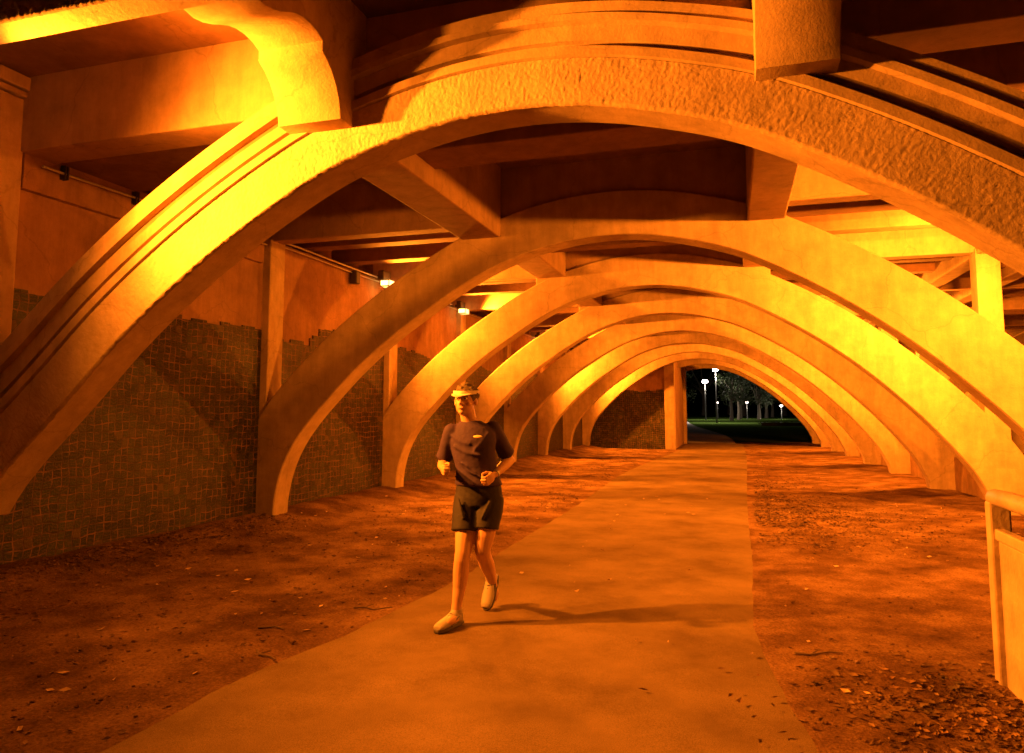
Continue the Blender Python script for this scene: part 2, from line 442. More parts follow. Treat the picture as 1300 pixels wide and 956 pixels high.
# nearest rib: rough-cast ring with stepped mouldings
DX1 = -.03
sec1 = [(0, Y1 + TH), (.0, Y1 + .02), (.02, Y1 + .012), (.345, Y1 + .012), (.36, Y1 - .02), (.425, Y1 - .02), (.435, Y1 + .06), (.475, Y1 + .06), (.485, Y1 + .02), (.60, Y1 + .015), (.61, Y1 - .04), (.66, Y1 - .045), (.67, Y1 - .02), (.76, Y1 - .02), (.77, Y1 + .02), (.77, Y1 + TH)]
sec1 = [(a, b) for a, b in sec1]
rib1 = adopt(to_obj(rib_sweep(sec1, 10, xl=-6.7, dx=DX1, tl=TABL1), 'arch_rib', M['conc'], 28))
tag(rib1, 'nearest and largest arch rib, with rough-cast face and stepped mouldings')
def rough_ring():
    """rough-cast render band on the face of the nearest rib, really lumpy"""
    bm = bmesh.new(); pts = intrados(60, TABL1); rows = []
    n = 26
    for p in pts:
        if p[1] < -.2: continue
        row = []
        for i in range(n + 1):
            o = (.348 * i / n - .004) * p[4] / .58
            x = max(-6.7, min(XP, p[0] + DX1 + p[2] * o)); z = p[1] + p[3] * o
            h = .5 + .35 * noise.noise((x * 30, z * 30, 0)) + .7 * noise.noise((x * 62, z * 62, 4)) + .2 * noise.noise((x * 7, z * 7, 9))
            h = max(0, h)
            y = Y1 + .002 - .0065 * h
            if i == 0:
                e = noise.noise((x * 16, z * 16, 20)) * .007
                x -= p[2] * e; z -= p[3] * e; y = Y1 + .03
            row.append(bm.verts.new((x, y, z)))
        rows.append(row)
    for a, b in zip(rows, rows[1:]):
        for i in range(n): bm.faces.new([a[i], a[i + 1], b[i + 1], b[i]])
    o = to_obj(bm, 'rough_cast_band', M['rough'], 180)
    return o
rr = rough_ring(); adopt(rr, bridge); rr.parent = rib1; rr.location = rr.location - rib1.location
# the other nine ribs share one mesh
secn = [(.0, TH), (.0, .0), (.012, -.012), (.568, -.012), (.58, .0), (.58, TH)]
secn = [(.0, TH - .01), (.0, .012), (.012, 0), (.568, 0), (.58, .012), (.58, TH - .01), (.57, TH), (.01, TH)]
proto = None; ribs = [rib1]
names = {2: 'second arch rib, its crown in shadow', 3: 'third arch rib, with lamp behind its left haunch'}
for n in range(2, 11):
    if proto is None:
        o = to_obj(rib_sweep(secn, 6), 'arch_rib', M['conc'], 28); proto = o
    else:
        o = proto.copy(); col.objects.link(o)
    o.location = (0, ribY(n), 0)
    adopt(o); ribs.append(o)
    if n in names: o['label'] = names[n]
colx = [(-3.38, -2.82), (.20, .64), (3.62, 3.95), (4.75, 5.08)]
GB, GT = 2.42 + H, 3.14 + H      # girder bottom, slab underside
for n in range(2, 11):
    y = ribY(n); rb = ribs[n - 1]
    for x0, x1 in colx:
        zb = min(extrados_z(x0), extrados_z(x1)) if x1 < XP else min(extrados_z(2 * XP - x0), extrados_z(2 * XP - x1))
        o = MB().box(x0, x1, y + .015, y + TH - .02, zb - .25, GB + .05, .012).build('spandrel_column', M['conc'])
        o.location = o.location - Vector((0, y, 0)); o.parent = rb
# girders over each rib
for n in range(1, 11):
    y = ribY(n)
    a, b = (5.0, 5.38) if n == 1 else (y + .07, y + TH - .03)
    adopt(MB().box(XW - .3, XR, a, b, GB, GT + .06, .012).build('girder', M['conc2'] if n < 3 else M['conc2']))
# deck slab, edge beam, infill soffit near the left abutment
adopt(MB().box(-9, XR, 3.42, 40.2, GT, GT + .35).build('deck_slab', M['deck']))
adopt(MB().prism([(3.262, 2.445 + H), (3.455, 2.435 + H), (3.47, GT + .1), (3.262, GT + .1)], 'x', -9, XR, .012).build('edge_beam', M['rough']))
def edge_face():
    bm = bmesh.new(); rows = []
    for x in frange(-5.4, 1.2, .011):
        row = []
        for i in range(24):
            z = 2.437 + H + .30 * i / 23
            h = max(0, .35 + .5 * noise.noise((x * 30, z * 24, 3)) + .5 * noise.noise((x * 70, z * 60, 8)))
            row.append(bm.verts.new((x, 3.262 if i == 0 else 3.254 - .008 * h, z)))
        rows.append(row)
    for a, b in zip(rows, rows[1:]):
        for i in range(23): bm.faces.new([a[i], a[i + 1], b[i + 1], b[i]])
    return to_obj(bm, 'rough_cast_band', M['rough'], 180)
adopt(edge_face())
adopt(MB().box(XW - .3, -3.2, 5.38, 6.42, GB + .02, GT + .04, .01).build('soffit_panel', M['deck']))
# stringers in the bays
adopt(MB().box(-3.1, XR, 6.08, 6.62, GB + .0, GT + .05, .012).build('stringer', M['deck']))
for n in range(2, 10):
    for d in (1.15, 2.35):
        y = ribY(n) + d
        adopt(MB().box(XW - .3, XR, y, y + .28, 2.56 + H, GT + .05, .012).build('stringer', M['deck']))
# cross beams between ribs on the column lines
for n in range(1, 10):
    for k, (x0, x1) in enumerate(colx):
        ya = ribY(n) + TH - .04; yb = ribY(n + 1) + .04
        zb = ((2.22, 2.2, 2.36, 2.36) if n == 1 else (2.37, 2.37, 2.38, 2.38))[k] + H
        adopt(MB().box(x0 + .01, x1 - .01, ya, yb, zb, GT + .04, .02).build('cross_beam', M['conc'] if k > 1 else M['conc2']))
# scrolled brackets carrying the overhang
prof = [(4.44, 2.07), (4.43, 2.13), (4.41, 2.20), (4.375, 2.275), (4.32, 2.35), (4.26, 2.405), (4.20, 2.44), (4.185, 2.455), (4.185, 2.525),
        (4.12, 2.55), (4.03, 2.565), (3.94, 2.56), (3.86, 2.54), (3.78, 2.505), (3.70, 2.465), (3.62, 2.435), (3.54, 2.42), (3.46, 2.43), (3.40, 2.455), (3.36, 2.50), (3.34, 3.20), (4.98, 3.20), (4.98, 2.06)]
for x0, x1, zb in ((-3.15, -2.63, 0), (.18, .655, -.03), (3.55, 4.0, 0), (4.7, 5.15, 0)):
    K = 1.042                      # the brackets stand almost flush with the mouldings
    x0 *= K; x1 *= K
    pr = [(min(a * K, 4.99) if a > 3.35 else 3.40, min((b + (zb if b < 2.1 else 0)) * K + H, 3.25 + H)) for a, b in prof]
    o = adopt(MB().prism(pr, 'x', x0, x1, .008).build('bracket', M['conc'], smooth=24))
    if x0 < -2: o['label'] = 'brightly lit scrolled bracket at upper left'
    if x0 > 0 and x0 < 1: o['label'] = 'square-faced bracket standing on the crown of the nearest arch'
# right-hand pier between the rib feet, low
adopt(MB().box(XP - .22, XP + .22, 5.3, 39.2, -.6, .62, .02).build('pier_wall', M['wall']))

# ---------------------------------------------------------------- left abutment
ab = empty('abutment_wall', (XW, 5, 0))
tag(ab, 'tall left retaining wall with a dark square-tile mosaic below and stained render above', 'wall')
MB().box(-7.3, XW, 4.7, 32.2, -.6, 2.47 + H, .01).build('wall', M['wall']).parent = ab
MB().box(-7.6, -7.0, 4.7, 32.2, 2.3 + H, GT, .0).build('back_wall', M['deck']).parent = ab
MB().box(-9, -6.36, -4.0, 5.03, -.6, 2.93 + H, .015).build('wing_pier', M['conc']).parent = ab
MB().box(-9, -6.32, -4.0, 5.05, 2.935 + H, 2.99 + H, .012).box(-9, -6.29, -4.0, 5.07, 3.0 + H, 3.13 + H, .012).build('cap_moulding', M['conc']).parent = ab
MB().prism([(XW - .05, 2.07 + H), (XW + .05, 2.085 + H), (XW + .055, 2.46 + H), (XW - .05, 2.465 + H)], 'y', 5.05, 8.74, .006).build('ledge', M['wall']).parent = ab
MB().box(-8.5, -2.5, 32.25, 39.3, -.6, GT, .015).build('cross_wall', M['wall']).parent = ab
MB().box(-2.86, -2.44, 32.02, 32.5, -.6, GT - .01, .015).build('pilaster', M['conc']).parent = ab
MB().box(-2.52, -2.36, 38.6, 39.15, -.6, GT - .01, .015).build('pilaster', M['conc']).parent = ab
for n in range(2, 9):
    y = ribY(n)
    MB().box(XW - .02, XW + .125, y + .02, y + TH + .02, -.1, GB + .02, .012).build('pilaster', M['conc']).parent = ab
def tile_panel(axis, a, b, top, fixed, name='mosaic_panel'):
    """slightly proud tile layer whose top edge steps irregularly"""
    pts = [(a, -.3)]; x = a; st = .088
    cells = []
    while x < b - .02:
        x2 = min(b, x + st * random.choice((1, 2, 2, 3)))
        t = top((x + x2) / 2) + random.choice((-.03, 0, 0, .02)) 
        cells.append((x, t)); cells.append((x2, t)); x = x2
    bm = bmesh.new()
    def P(p, d): return (fixed + d, p[0], p[1]) if axis == 'x' else (p[0], fixed - d, p[1])
    def q(*v): bm.faces.new([bm.verts.new(P(p, d)) for p, d in v])
    prev = -.3
    for (x0, t), (x1, _) in zip(cells[::2], cells[1::2]):
        q(((x0, -.3), .022), ((x1, -.3), .022), ((x1, t), .022), ((x0, t), .022))
        q(((x0, t), .022), ((x1, t), .022), ((x1, t), -.01), ((x0, t), -.01))
        if abs(prev - t) > .001: q(((x0, prev), .022), ((x0, t), .022), ((x0, t), -.01), ((x0, prev), -.01))
        prev = t
    q(((x1, -.3), .022), ((x1, t), .022), ((x1, t), -.01), ((x1, -.3), -.01))
    bmesh.ops.recalc_face_normals(bm, faces=bm.faces)
    me = bpy.data.meshes.new(name); bm.to_mesh(me); bm.free()
    o = mesh_obj(name, me, M['mosaic'], ab); return o
tile_panel('x', 5.02, 8.78, lambda y: 1.13 + H, XW)
def top2(y):
    t = y - (ribY(2) + TH)
    return H + (1.04 if t < .75 else 1.0 + min(.34, (t - .75) * .55))
tile_panel('x', ribY(2) + TH + .02, ribY(3), top2, XW)
for n in range(3, 9):
    f = random.random() * 6
    tile_panel('x', ribY(n) + TH + .02, min(32.2, ribY(n + 1)), lambda y, f=f: H + 1.12 + .12 * math.sin(y * 1.3 + f), XW)
tile_panel('y', -6.40, -2.88, lambda x: H + .86 + .05 * math.sin(x * 2), 32.25)
for o in ab.children: o.location = o.location - ab.location

# ---------------------------------------------------------------- conduit and lamps
cb = empty('conduit_pipe', (XW + .09, 5.1, 2.35 + H))
tag(cb, 'thin metal conduit pipe clipped along the ledge at the top left of the wall', 'pipe')
def cond(parent, y0, y1, z, name='pipe', x=XW + .10, r=.014):
    pts = [(x + .006 * math.sin(y * 3), y, z + .008 * math.sin(y * 2.1)) for y in frange(y0, y1, .4)]
    o = MB().tube(pts, r, 8).build(name, M['metal'], smooth=50); o.parent = parent; o.location = -parent.location; return o
cond(cb, 5.2, 8.72, 2.345 + H)
for y in (5.45, 6.35, 7.4, 8.4):
    o = MB().box(XW + .05, XW + .125, y - .018, y - .006, 2.28 + H, 2.42 + H).box(XW + .05, XW + .125, y + .012, y + .024, 2.28 + H, 2.42 + H).build('clip', M['dark'])
    o.parent = cb; o.location = -cb.location
c2 = empty('conduit_pipe', (XW + .09, 9.3, 2.45 + H))
tag(c2, 'long pair of thin conduits running from the second pilaster to the lit wall lamp', 'pipe')
cond(c2, ribY(2) + TH, 15.9, 2.47 + H, x=XW + .09, r=.016)
cond(c2, ribY(2) + TH, 31.5, 2.40 + H, name='cable', x=XW + .07, r=.010)
o = MB().box(XW + .03, XW + .17, 11.2, 11.34, 2.2 + H, 2.43 + H, .02).build('junction_box', M['dark']); o.parent = c2; o.location = -c2.location

def flood(x, y, z, face, power, label, size=.22, spot=None, aim=None, blend=.6, group='sodium wall lamps of the underpass'):
    """wall floodlight: housing, ribbed lens, bracket, and its light. face = +1 looks towards +x, -1 towards -x"""
    r = empty('wall_lamp', (x, y, z)); tag(r, label, 'lamp', group)
    s = face
    MB().box(-.10 if s > 0 else -.02, .02 if s > 0 else .10, -.15, .15, -.02, .16, .02).build('housing', M['dark'], r)
    lb = MB().box(min(-s * .06, s * .12), max(-s * .06, s * .12), -.125, .125, -.14, -.022, .02)
    le = lb.build('lens', M['sodium'], r)
    k = MB()
    for i in range(7): k.box(min(-s * .066, s * .126), max(-s * .066, s * .126), -.12 + i * .04 - .003, -.12 + i * .04 + .003, -.146, -.02)
    for i in range(4): k.box(-.05 * s + i * .045 * s - .003, -.05 * s + i * .045 * s + .003, -.131, -.125, -.146, -.02)
    k.build('lens_guard', M['metal'], r)
    MB().box(min(0, -s * .18), max(0, -s * .18), -.03, .03, .03, .09, .006).build('bracket', M['dark'], r)
    if spot:
        ld = bpy.data.lights.new('lamp_light', 'SPOT'); ld.spot_size = R(spot); ld.spot_blend = blend; ld.shadow_soft_size = .07
    else:
        ld = bpy.data.lights.new('lamp_light', 'POINT'); ld.shadow_soft_size = .06
    ld.energy = power; ld.color = SODIUM
    lo = bpy.data.objects.new('lamp_light', ld); col.objects.link(lo); lo.parent = r
    lo.location = (s * .24, 0, -.20)
    if aim:
        d = Vector(aim) - (Vector((x, y, z)) + lo.location)
        lo.rotation_euler = d.to_track_quat('-Z', 'Y').to_euler()
    return r
WL = XW + .16
ZL = 2.42 + H
LEFT = 'wall lamps along the left wall'; RIGHT = 'wall lamps along the right columns'
LAMPS = [
    (WL + .1, 12.15, ZL, 1, 2200, 'glowing wall lamp on the left wall just before the third arch', LEFT),
    (WL + .1, 16.15, ZL, 1, 2200, 'small glowing wall lamp half hidden beside the third arch on the left wall', LEFT),
    (WL + .1, 23.5, ZL, 1, 2200, 'wall lamp on the left wall among the far arches', LEFT),
    (WL + .1, 30.9, ZL, 1, 2200, 'wall lamp on the left wall close to the far cross wall', LEFT),
    (3.4, 6.35, ZL - .24, -1, 1500, 'wall lamp on the right column line between the first two arches', RIGHT),
    (3.4, 10.2, ZL - .24, -1, 1700, 'wall lamp on the right column line between the second and third arches', RIGHT),
    (3.4, 17.8, ZL - .24, -1, 2200, 'wall lamp on the right column line between the fourth and fifth arches', RIGHT),
    (3.4, 25.4, ZL - .24, -1, 2200, 'wall lamp on the right column line among the far arches', RIGHT),
    (3.4, 33.0, ZL - .24, -1, 2200, 'wall lamp on the right column line near the far mouth', RIGHT),
]
for x, y, z, f_, p_, lb_, g_ in LAMPS:
    if f_ > 0: flood(x, y, z, f_, p_ * (1.1 if y < 13 else 1.3 if y < 18 else 1.75), lb_, spot=165, aim=(x + 4, y - .4, z - 1.2), group=g_)
    elif y < 12: flood(x, y, z, f_, p_ * 1.9, lb_, spot=172, blend=1, aim=(x - 1.7, y + 2.5, z - 1.0), group=g_)
    else: flood(x, y, z, f_, p_ * .85, lb_, group=g_)
# outside floods: one hung under the overhang close to the left haunch, one on the wing pier
flood(-4.95, 3.31, 2.30 + H, 1, 1150, 'floodlight hung under the overhang at the upper left of the nearest arch', spot=158, blend=1, aim=(-2.3, 4.9, 1.25 + H), group='floodlights outside the bridge')
flood(-6.2, 3.32, 2.35 + H, 1, 7000, 'floodlight on the wing pier at the left of the nearest arch', spot=92, blend=1, aim=(1.6, 4.7, 2.6), group='floodlights outside the bridge')

# ---------------------------------------------------------------- handrail at the right
hr = empty('handrail', (1.44, 4.9, 0))
tag(hr, 'cream painted handrail with end post and solid lower panel at the right edge', 'railing')
z0 = ground_z(0, 5)
def hpart(mb, name, smooth=None):
    o = mb.build(name, M['rail'], smooth=smooth); o.parent = hr; o.location = -hr.location
hpart(MB().tube([(1.43, 4.96, 1.03), (1.43, 4.90, 1.045), (1.43, 4.7, 1.05), (1.44, 3.5, 1.05), (1.45, 1.2, 1.05)], [.03, .045, .05, .05, .05], 16), 'top_rail', 50)
hpart(MB().box(1.39, 1.50, 4.86, 4.95, -.1, 1.02, .012), 'post')
hpart(MB().box(1.40, 1.475, 3.08, 3.15, -.1, 1.02, .008), 'post')
hpart(MB().box(1.425, 1.455, 1.2, 4.86, -.02, .80, .006), 'panel')
hpart(MB().box(1.41, 1.47, 1.2, 4.87, .805, .87, .01), 'middle_rail')

# ---------------------------------------------------------------- park beyond
def street_lamp(x, y, h, label, mat, rg, power, name='park_lamp'):
    z = park_z(x, y)
    r = empty(name, (x, y, z)); tag(r, label, 'street lamp', 'lamps in the park beyond the bridge')
    MB().tube([(0, 0, -.1), (0, 0, h * .3), (0, 0, h)], [.12, .09, .06], 10).build('post', M['pole'], r, smooth=50)
    MB().ball((0, 0, h + .16), rg * 1.5, rg * 1.5, rg).build('lantern', mat, r, smooth=60)
    MB().ball((0, 0, h + .16 + rg), rg * 1.1, rg * 1.1, rg * .3).build('lantern_cap', M['dark'], r, smooth=60)
    ld = bpy.data.lights.new('lamp_light', 'POINT'); ld.energy = power; ld.color = (1, .84, .66); ld.shadow_soft_size = .4
    lo = bpy.data.objects.new('lamp_light', ld); col.objects.link(lo); lo.parent = r; lo.location = (0, 0, h - .5 - rg)
street_lamp(-2.2, 100, 6.9, 'tallest and brightest white lamp on a post beside the park path', M['white'], .26, 4200)
street_lamp(-4.6, 128, 6.35, 'second bright white lamp, left of and below the tallest one', M['white'], .32, 3000)
street_lamp(-3.1, 150, 2.9, 'tiny dim lamp low behind the tallest park lamp post', M['white2'], .14, 100)
street_lamp(2.3, 140, 2.9, 'small round lamp in the middle of the dark trees', M['white2'], .16, 500)
street_lamp(7.9, 135, 2.2, 'small round lamp low at the right among the dark trees', M['white2'], .18, 500)

def leaf_cloud(mb, c, r, n, size, seed):
    rnd = random.Random(seed)
    for _ in range(n):
        d = Vector((rnd.gauss(0, 1), rnd.gauss(0, 1), rnd.gauss(0, .8))).normalized() * (rnd.random() ** .45)
        p = Vector(c) + Vector((d.x * r[0], d.y * r[1], d.z * r[2]))
        q = Vector((rnd.gauss(0, 1), rnd.gauss(0, 1), rnd.gauss(0, 1))).normalized()
        u = q.orthogonal().normalized() * size * rnd.uniform(.6, 1.3); v = q.cross(u).normalized() * size * rnd.uniform(.4, .9)
        mb.face([p - u, p + v, p + u, p - v])
def tree(x, y, h, s, label, seed):
    rnd = random.Random(seed); z = park_z(x, y)
    r = empty('park_tree', (x, y, z)); tag(r, label, 'tree', 'trees in the dark park')
    th = h * .34
    t = MB().tube([(0, 0, -.2), (.06 * s, 0, th * .5), (0, .1, th), (.1, 0, h * .62)], [.30 * s, .22 * s, .17 * s, .06 * s], 9)
    f = MB()
    for i in range(9):
        a = rnd.uniform(0, 6.28); rr_ = rnd.uniform(.6, 2.4) * s; zz = rnd.uniform(.38, .95) * h
        e = (math.cos(a) * rr_, math.sin(a) * rr_, zz)
        t.tube([(0, .05, th * rnd.uniform(.85, 1.2)), (e[0] * .5, e[1] * .5, (th + zz) / 2 + .2), e], [.10 * s, .07 * s, .025 * s], 6)
        k = rnd.uniform(.8, 1.5) * s
        leaf_cloud(f, e, (k, k, k * .8), 150, .15, seed * 31 + i)
    t.build('trunk', M['bark'], r, smooth=60)
    f.build('crown', M['foliage'], r, recalc=False)
tl = ['tree standing left of the park lamps at the path edge', 'slim tree just right of the tall lamp post', 'dark tree between the tall lamp and the middle small lamp',
      'tree just left of the middle small park lamp', 'tree right of the middle small park lamp', 'tree midway between the two small park lamps',
      'tree just left of the right small park lamp', 'rightmost dark tree behind the low hedge', 'tall back tree above the middle of the far mouth', 'tall back tree above the right of the far mouth',
      'tall back tree behind the two bright lamps', 'tree far left behind the curving path', 'broad back tree filling the gap at the right', 'back tree behind the middle small lamp', 'small near tree at the right side of the lawn']
tp = [(-10.5, 118, 9, 1.5), (-.4, 122, 8.5, 1.1), (.8, 132, 9.5, 1.3), (1.2, 150, 9, 1.4), (4.2, 136, 8, 1.2), (6.0, 150, 9, 1.4), (7.6, 160, 9, 1.4), (12.5, 138, 9, 1.6),
      (2, 175, 15, 2.6), (11, 180, 15, 2.8), (-7, 185, 15, 2.6), (-17, 170, 13, 2.4), (16, 170, 12, 2.3), (-1, 200, 17, 3.0), (9.8, 112, 6.5, 1.1)]
for i, (x, y, h, s) in enumerate(tp): tree(x, y, h, s, tl[i], 40 + i)
def hedge():
    m = MB(); rnd = random.Random(5)
    m.box(2.8, 12.5, 84, 84.9, park_z(8, 84) - .1, park_z(8, 84) + .32, .1)
    for i in range(40):
        leaf_cloud(m, (2.8 + i * .245, 84.4, park_z(8, 84) + .28), (.35, .5, .22), 26, .07, i)
    o = m.build('hedge', M['foliage'], recalc=False)
    tag(o, 'low dark hedge across the lawn in front of the park trees', 'hedge')
    m = MB()
    for i in range(16):
        leaf_cloud(m, (4.6 + .9 * rnd.random(), 44.5 + 2 * rnd.random(), .1 + 1.5 * rnd.random()), (.5, .6, .5), 120, .08, 200 + i)
    m.tube([(5, 45.3, -.3), (5.05, 45.3, .8), (5.0, 45.4, 1.7)], [.06, .05, .02], 7)
    o = m.build('shrub', M['foliage'], recalc=False)
    tag(o, 'dark shrub just outside the right foot of the last arch', 'shrub')
hedge()

# ---------------------------------------------------------------- litter
def litter(name, mat, spots, size, seed, label, cat):
    rnd = random.Random(seed); bm = bmesh.new()
    for (x, y) in spots:
        z = dirt_z(x, y) if not (path_left(y) + .02 < x < path_right(y) - .02) else ground_z(x, y) + .03
        s = size * rnd.uniform(.35, 1.35); a = rnd.uniform(0, 6.28)
        c, sn = math.cos(a), math.sin(a); wd = s * rnd.uniform(.28, .5); lift = s * rnd.uniform(.05, .5); tw = rnd.uniform(-.4, .4) * s
        def P(u, v, h): return bm.verts.new((x + c * u - sn * v, y + sn * u + c * v, z + .004 + h))
        A = P(-s, 0, lift * .6); B = P(0, wd, .01 + tw * .3 + lift * .1); C_ = P(s, 0, lift); D = P(0, -wd, max(.0, -tw) * .3); E_ = P(0, 0, 0)
        bm.faces.new([A, E_, B]); bm.faces.new([B, E_, C_]); bm.faces.new([C_, E_, D]); bm.faces.new([D, E_, A])
    me = bpy.data.meshes.new(name); bm.to_mesh(me); bm.free()
    o = mesh_obj(name, me, mat); tag(o, label, cat, kind='stuff'); return o
rnd = random.Random(11)
sp = []
for _ in range(2600):
    y = rnd.gauss(11.6, 1.3); x = path_right(y) + .05 + abs(rnd.gauss(0, 1.0)); sp.append((x, y)) if y > 8.6 and noise.noise((x * 2, y * 1.2, 30)) > -.3 else None
for _ in range(2600):      # right of the path, patches between the arches
    y = rnd.choice((rnd.gauss(12.2, 1.5), rnd.gauss(16, 2.5), rnd.uniform(14, 34)))
    x = path_right(y) + .1 + abs(rnd.gauss(0, 1.1))
    if x < 4.2 and y > 6 and y<39 and noise.noise((x * 1.2, y * .8, 0)) > -.15: sp.append((x, y))
for _ in range(2600):      # left verge further in
    y = rnd.uniform(9.2, 34); x = path_left(y) - .1 - abs(rnd.gauss(0, 1.5))
    if x > XW + .2 and noise.noise((x * 1.2, y * .8, 5)) > -.05: sp.append((x, y))
for _ in range(1300):      # heap along the foot of the left wall
    y = rnd.uniform(3.5, 9); sp.append((XW + .15 + abs(rnd.gauss(0, .35)), y))
for _ in range(450): sp.append((rnd.uniform(-6, -2.8), rnd.uniform(2.6, 9)))
for _ in range(420):
    sp.append((rnd.gauss(1.35, .35), rnd.gauss(4.3, .35)))
for _ in range(900): sp.append((rnd.gauss(1.2, .45), rnd.gauss(4.35, .4)))
litter('leaf_litter', M['leaf'], sp, .026, 3, 'brown dead leaves scattered in drifts over the dirt', 'leaves')
sp = []
for _ in range(240):
    y = rnd.uniform(2.8, 14); sp.append((rnd.choice((rnd.uniform(-6, -2.7), rnd.uniform(.3, 3.6), rnd.uniform(-6, -2.7))), y))
for _ in range(34): sp.append((rnd.uniform(-2.5, 0), rnd.uniform(5, 14)))
litter('pale_leaf_litter', M['leaf2'], sp, .028, 4, 'pale curled leaves and gum bark bits lying loose on dirt and path', 'leaves')
def gravel():
    rnd = random.Random(21); bm = bmesh.new()
    for _ in range(5200):
        y = 2.4 + 11.5 * rnd.random() ** 1.6
        x = rnd.choice((rnd.uniform(XW + .1, path_left(y) - .02), rnd.uniform(path_right(y) + .02, 4.1)))
        if noise.noise((x * 1.5, y * 1.5, 2)) < -.12 and rnd.random() < .8: continue
        s = .004 + .011 * rnd.random() ** 3; z = dirt_z(x, y)
        m = Matrix.Translation((x, y, z + s * .3)) @ Matrix.Rotation(rnd.uniform(0, 6), 4, 'Z') @ Matrix.Diagonal((s * rnd.uniform(.8, 1.6), s, s * .7, 1))
        bmesh.ops.create_icosphere(bm, subdivisions=1, radius=1, matrix=m)
    me = bpy.data.meshes.new('gravel'); bm.to_mesh(me); bm.free()
    tag(mesh_obj('gravel', me, M['dirt']), 'small stones and dirt clods strewn over the ground', 'gravel', kind='stuff')
gravel()
def twig(pts, label):
    z = lambda x, y: (ground_z(x, y) + .03) if path_left(y) < x < path_right(y) else dirt_z(x, y) + .012
    P = [(x, y, z(x, y)) for x, y in pts]
    n = len(P)
    m = MB().tube(P, [.008 * (1 - .5 * i / n) for i in range(n)], 6)
    a = Vector(P[1]); m.tube([a, a + Vector((.05, .06, .012))], [.005, .003], 5)
    tag(m.build('twig', M['twig'], smooth=60), label, 'twig')
twig([(-2.98, 4.15), (-2.93, 4.10), (-2.84, 4.10), (-2.76, 4.03)], 'dark twig on the dirt near the bottom left edge of the path')
twig([(-2.90, 5.25), (-2.83, 5.3), (-2.74, 5.28), (-2.62, 5.36)], 'forked twig on the dirt beside the left path edge, left of the runner')
twig([(-3.3, 4.6), (-3.2, 4.66), (-3.1, 4.62)], 'short twig in the dirt left of the path, among pale leaves')
twig([(.33, 5.15), (.42, 5.13), (.54, 5.2), (.62, 5.19)], 'thin twig just right of the path edge in front')

# ---------------------------------------------------------------- the runner
def organic(name, build, voxel, mat, parent=None, smooth=2):
    """join overlapping solids into one continuous skin"""
    mb = MB(); build(mb)
    me = bpy.data.meshes.new(name); mb.bm.normal_update(); mb.bm.to_mesh(me); mb.bm.free()
    o = mesh_obj(name, me, mat)
    md = o.modifiers.new('r', 'REMESH'); md.mode = 'VOXEL'; md.voxel_size = voxel
    sm = o.modifiers.new('s', 'SMOOTH'); sm.factor = .5; sm.iterations = smooth
    dg = bpy.context.evaluated_depsgraph_get(); dg.update()
    me2 = bpy.data.meshes.new_from_object(o.evaluated_get(dg))
    o.modifiers.clear(); o.data = me2
    me2.polygons.foreach_set('use_smooth', [True] * len(me2.polygons))
    me2.materials.clear(); me2.materials.append(mat)
    o.name = name
    if parent: o.parent = parent
    return o
def limb(mb, pts, n=14):
    """pts (x,y,z,r): tapered limb with round ends"""
    P = []
    for i in range(len(pts) - 1):
        a, b = pts[i], pts[i + 1]
        for k in range(4):
            t = k / 4; P.append([a[j] + (b[j] - a[j]) * t for j in range(4)])
    P.append(list(pts[-1]))
    mb.tube([p[:3] for p in P], [p[3] for p in P], n)
    for p in pts: mb.ball(p[:3], p[3], n=12)
def rings(mb, R_, n=22):
    """R_: (cx, cy, cz, rx, ry)"""
    rs = [[mb.bm.verts.new((c[0] + c[3] * math.cos(2 * math.pi * k / n), c[1] + c[4] * math.sin(2 * math.pi * k / n), c[2])) for k in range(n)] for c in R_]
    for a, b in zip(rs, rs[1:]):
        for k in range(n): mb.bm.faces.new([a[k], a[(k + 1) % n], b[(k + 1) % n], b[k]])
    mb.bm.faces.new(rs[0][::-1]); mb.bm.faces.new(rs[-1])
M['skin'] = plain('skin', (.50, .29, .19), .55, var=.06, scale=12)
M['shirt'] = plain('navy_running_shirt', (.034, .017, .09), .85, var=.15, bump=.5, bscale=25)
M['shorts'] = plain('black_shorts', (.010, .007, .02), .8, bump=.4, bscale=25)
M['shoe'] = plain('pale_running_shoe', (.34, .30, .26), .6)
M['sole'] = plain('shoe_sole', (.08, .07, .07), .7)
M['lace'] = plain('shoe_stripe', (.12, .10, .12), .6)
M['cap'] = plain('pale_cap', (.66, .60, .52), .8, bump=.3)
M['hair'] = plain('short_dark_hair', (.10, .07, .04), .8, bump=.8, bscale=90)
M['glass'] = plain('dark_glasses', (.01, .01, .012), .15)
M['eye'] = plain('eye_white', (.7, .68, .65), .3)
M['lip'] = plain('lips', (.45, .22, .17), .5)
M['strap'] = plain('watch_strap', (.03, .03, .03), .4)
M['emblem'] = plain('shirt_emblem', (.6, .45, .25), .6)
RX, RY = -1.86, 5.22
GZ = ground_z(0, 5.2) + .024
run = empty('person', (RX, RY, GZ))
tag(run, 'person jogging towards the camera in dark t-shirt, black shorts, pale visor and pale running shoes', 'person')
